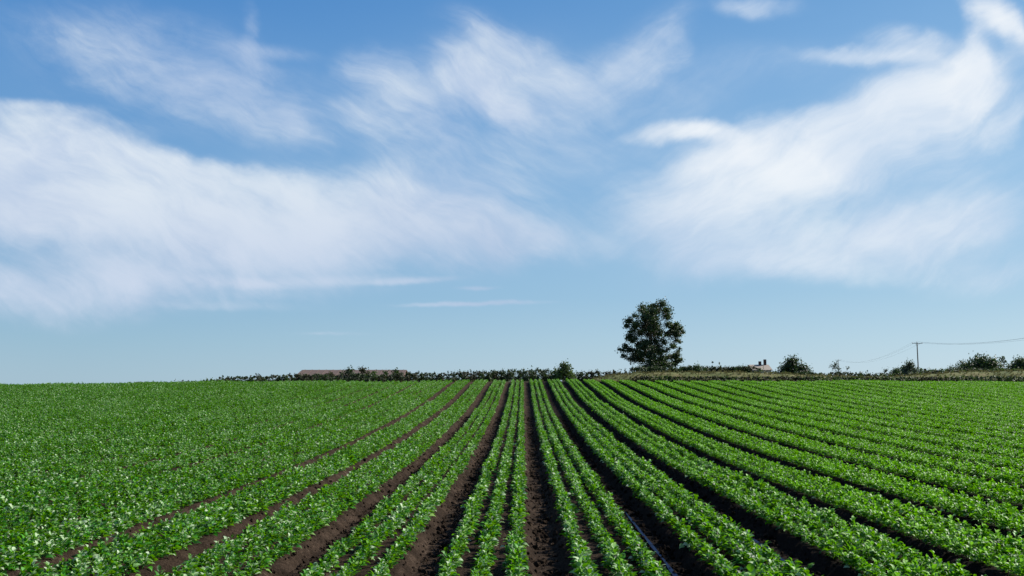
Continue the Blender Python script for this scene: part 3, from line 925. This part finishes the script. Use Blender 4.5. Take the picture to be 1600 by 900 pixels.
M_BARNW = flat_mat('barn_cladding', (.085, .058, .046), (.125, .085, .068), 1.2)
M_BARNR = flat_mat('rusty_roof', (.10, .070, .058), (.15, .105, .088), 1.0, .7)
M_DARKR = flat_mat('dark_slate', (.03, .032, .036), (.07, .07, .075), 3)
M_CREAM = flat_mat('cream_render', (.42, .36, .31), (.55, .48, .42), 2)
M_PINKR = flat_mat('pale_tile', (.28, .235, .20), (.36, .31, .265), 5)
M_BRICK = flat_mat('chimney_brick', (.07, .045, .04), (.13, .08, .07), 8)
M_BLUE = flat_mat('blue_sheet', (.05, .13, .33), (.09, .20, .45), 2, .5)
M_GLASS, q, bs = material('window_glass', .08, .5); bs.inputs['Base Color'].default_value = (.02, .025, .03, 1)
M_WOOD = flat_mat('weathered_wood', (.10, .085, .07), (.24, .21, .18), 6, .85)
M_STEEL = flat_mat('grey_steel', (.25, .26, .27), (.38, .39, .40), 4, .5, .4, .6)

# the long low barn
D = 150
p0, p1 = at(464, 577, D), at(628, 576, D)
L = p1.x - p0.x; xm = (p0.x + p1.x) / 2; gz = float(base_z(xm, D)); Ht = p0.z - gz
barn = empty('barn', (xm, D + 4.5, gz)); props(barn, 'long low brown barn with a flat roofline behind the left hedge', 'barn')
wh = Ht - 1.15
part('wall', M_BARNW, barn, [(-L / 2, L / 2, -4.5, -4.3, -.4, wh), (-L / 2, L / 2, 4.3, 4.5, -.4, wh), (-L / 2, -L / 2 + .2, -4.3, 4.3, -.4, wh), (L / 2 - .2, L / 2, -4.3, 4.3, -.4, wh)])
V, Fc = gable(L, 9, 1.05, wh, .25, .10)
part('roof', M_BARNR, barn, V=V, Fc=Fc)
for s in (-1, 1):
    x = s * (L / 2 - .1)
    part('gable_wall', M_BARNW, barn, V=[(x, -4.3, wh), (x, 4.3, wh), (x, 0, wh + 1.0)], Fc=[(0, 1, 2)])
nrib = int(L / 1.1)
V, Fc = [], []
for i in range(nrib):
    x = -L / 2 + .3 + i * (L - .6) / (nrib - 1)
    sl = 1.05 / 4.5
    k0 = len(V)
    for (yy) in (-4.75, 0):
        zz = wh + (4.5 + yy) * sl + .10
        V += [(x - .05, yy, zz - .01), (x + .05, yy, zz - .01), (x + .05, yy, zz + .06), (x - .05, yy, zz + .06)]
    Fc += [(k0, k0 + 1, k0 + 2, k0 + 3), (k0 + 3, k0 + 2, k0 + 6, k0 + 7), (k0 + 1, k0 + 5, k0 + 6, k0 + 2), (k0, k0 + 3, k0 + 7, k0 + 4)]
part('roof_ribs', M_BARNR, barn, V=V, Fc=Fc)['kind'] = 'stuff'
for i in range(2):
    part('door', M_WOOD, barn, [(-5 + i * 8, -2.2 + i * 8, -4.56, -4.503, -.1, min(2.4, wh - .15))])

# the pale house with two chimneys
D = 165
p0, p1 = at(1177, 573, D), at(1205, 570.5, D)
L = p1.x - p0.x; xm = (p0.x + p1.x) / 2; gz = float(base_z(xm, D)); Ht = p1.z - gz
house = empty('house', (xm, D + 2.5, gz)); props(house, 'small pale house with pinkish roof and two chimneys behind the hedge', 'house')
wh = Ht - .9
hw = part('wall', M_CREAM, house, [(-L / 2, L / 2, -2.5, -2.3, -.4, wh), (-L / 2, L / 2, 2.3, 2.5, -.4, wh), (-L / 2, -L / 2 + .2, -2.3, 2.3, -.4, wh), (L / 2 - .2, L / 2, -2.3, 2.3, -.4, wh)])
for s in (-1, 1):
    x = s * (L / 2 - .1)
    part('gable_wall', M_CREAM, house, V=[(x, -2.3, wh), (x, 2.3, wh), (x, 0, wh + .9)], Fc=[(0, 1, 2)])
V, Fc = gable(L, 5, .95, wh, .2, .10)
rf = part('roof', M_PINKR, house, V=V, Fc=Fc)
for u_, v_ in ((1193, 564), (1201, 561)):
    x = at(u_, 570, D).x - xm
    ht = at(u_, v_, D).z - gz
    ch = part('chimney', M_BRICK, rf, [(x - .22, x + .22, -.22, .22, wh + .4, ht)])
for i in range(2):
    w_ = part('window', M_WOOD, house, [(-.9 + i * 1.4, -.2 + i * 1.4, -2.54, -2.503, wh - 1.3, wh - .4)])
    part('pane', M_GLASS, w_, [(-.82 + i * 1.4, -.28 + i * 1.4, -2.56, -2.545, wh - 1.22, wh - .48)])

# the blue shed by the pole
D = 200
p0, p1 = at(1457, 581, D), at(1469, 581, D)
L = p1.x - p0.x; xm = (p0.x + p1.x) / 2; gz = float(base_z(xm, D)); Ht = p0.z - gz
shed = empty('shed', (xm, D + 1.5, gz)); props(shed, 'small blue sheeted shed right of the utility pole', 'shed')
part('wall', M_BLUE, shed, [(-L / 2, L / 2, -1.5, 1.5, -.3, Ht)])
part('roof', M_STEEL, shed, [(-L / 2 - .15, L / 2 + .15, -1.65, 1.65, Ht + .002, Ht + .10)])
part('door', M_STEEL, shed, [(-.4, .4, -1.54, -1.503, 0, min(1.9, Ht - .2))])
p0, p1 = at(1441, 578, D), at(1463, 578, D + 8)
L = p1.x - p0.x; xm = (p0.x + p1.x) / 2; Ht = p0.z - gz
ob = empty('outbuilding', (xm, D + 8, gz)); props(ob, 'dark roofed low outbuilding between the utility pole and blue shed', 'outbuilding')
part('wall', M_BRICK, ob, [(-L / 2, L / 2, -1.6, 1.6, -.3, Ht - .9)])
V, Fc = gable(L, 3.2, .8, Ht - .9, .15, .1)
part('roof', M_DARKR, ob, V=V, Fc=Fc)
x = L * .12
part('chimney', M_BRICK, ob, [(x - .2, x + .2, -.2, .2, Ht - .35, Ht + .45)])


# ------------------------------------------------------------------ overhead line
def pole(u, vtop, d, label, extra=None, rz=0.0):
    b0 = ground_at(u, d) if extra is None else extra
    H = (at(u, vtop, d).z - b0.z) if extra is None else 10.6
    root = empty('utility_pole', b0, rz); props(root, label, 'utility pole', 'poles of the overhead line')
    V, Fc = [], []
    tube(V, Fc, (0, 0, -.5), (0, 0, H), .17, .12, 12); Fc.append(tuple(range(12, 24)))
    link('post', mesh('post', V, Fc, [M_WOOD], smooth=False), root)
    ca = part('crossarm', M_WOOD, root, [(-1.35, 1.35, -.20, -.11, H - .32, H - .20)])
    tops = []
    for x in (-1.25, 0, 1.25):
        V, Fc = [], []
        z = H - .2 if x else H
        for (za, zb, ra, rb) in ((0, .08, .03, .03), (.08, .10, .03, .08), (.10, .14, .08, .05), (.14, .16, .05, .08), (.16, .22, .08, .04)):
            tube(V, Fc, (x, -.155 if x else 0, z + za), (x, -.155 if x else 0, z + zb), ra, rb, 8)
        link('insulator', mesh('insulator', V, Fc, [M_STEEL]), ca if x else root)
        tops.append(b0 + Matrix.Rotation(rz, 3, 'Z') @ Vector((x, -.155 if x else 0, z + .22)))
    V, Fc = [], []
    for s in (-1, 1): tube(V, Fc, (s * .6, -.13, H - .3), (0, -.13, H - .95), .02, .02, 5)
    link('brace', mesh('brace', V, Fc, [M_STEEL]), root)
    return tops


PA = pole(1436, 535, 235, 'grey wooden utility pole with crossarm near the right of the skyline')
PB = pole(1311, 562, 420, 'distant utility pole behind the wispy saplings')
pe = at(1770, 505, 140); pe.z = float(base_z(pe.x, 150))
PC = pole(0, 0, 0, 'nearer utility pole outside the right edge carrying the wires', extra=pe)
# lift the near pole so that its wires leave the frame at the height seen
M_WIRE, q, bs = material('wire_metal', .5, .4); bs.inputs['Base Color'].default_value = (.12, .12, .13, 1)


def wire(a, c, sag, label, rad=.012):
    n_ = 28; V, Fc = [], []; prev = None
    for i in range(n_ + 1):
        t = i / n_; p = a.lerp(c, t); p.z -= sag * 4 * t * (1 - t)
        if prev is not None: tube(V, Fc, prev, p, rad, rad, 5)
        prev = p
    props(link('power_line', mesh('power_line', V, Fc, [M_WIRE])), label, 'wire', 'wires of the overhead line')


for i, nm in enumerate(('left', 'middle', 'right')):
    wire(PA[i], PC[i], 1.9, f'thin sagging {nm} wire from the pole to the right edge', .014)
    wire(PB[i], PA[i], 3.0, f'faint sagging {nm} wire from the distant pole to the nearer one', .012)
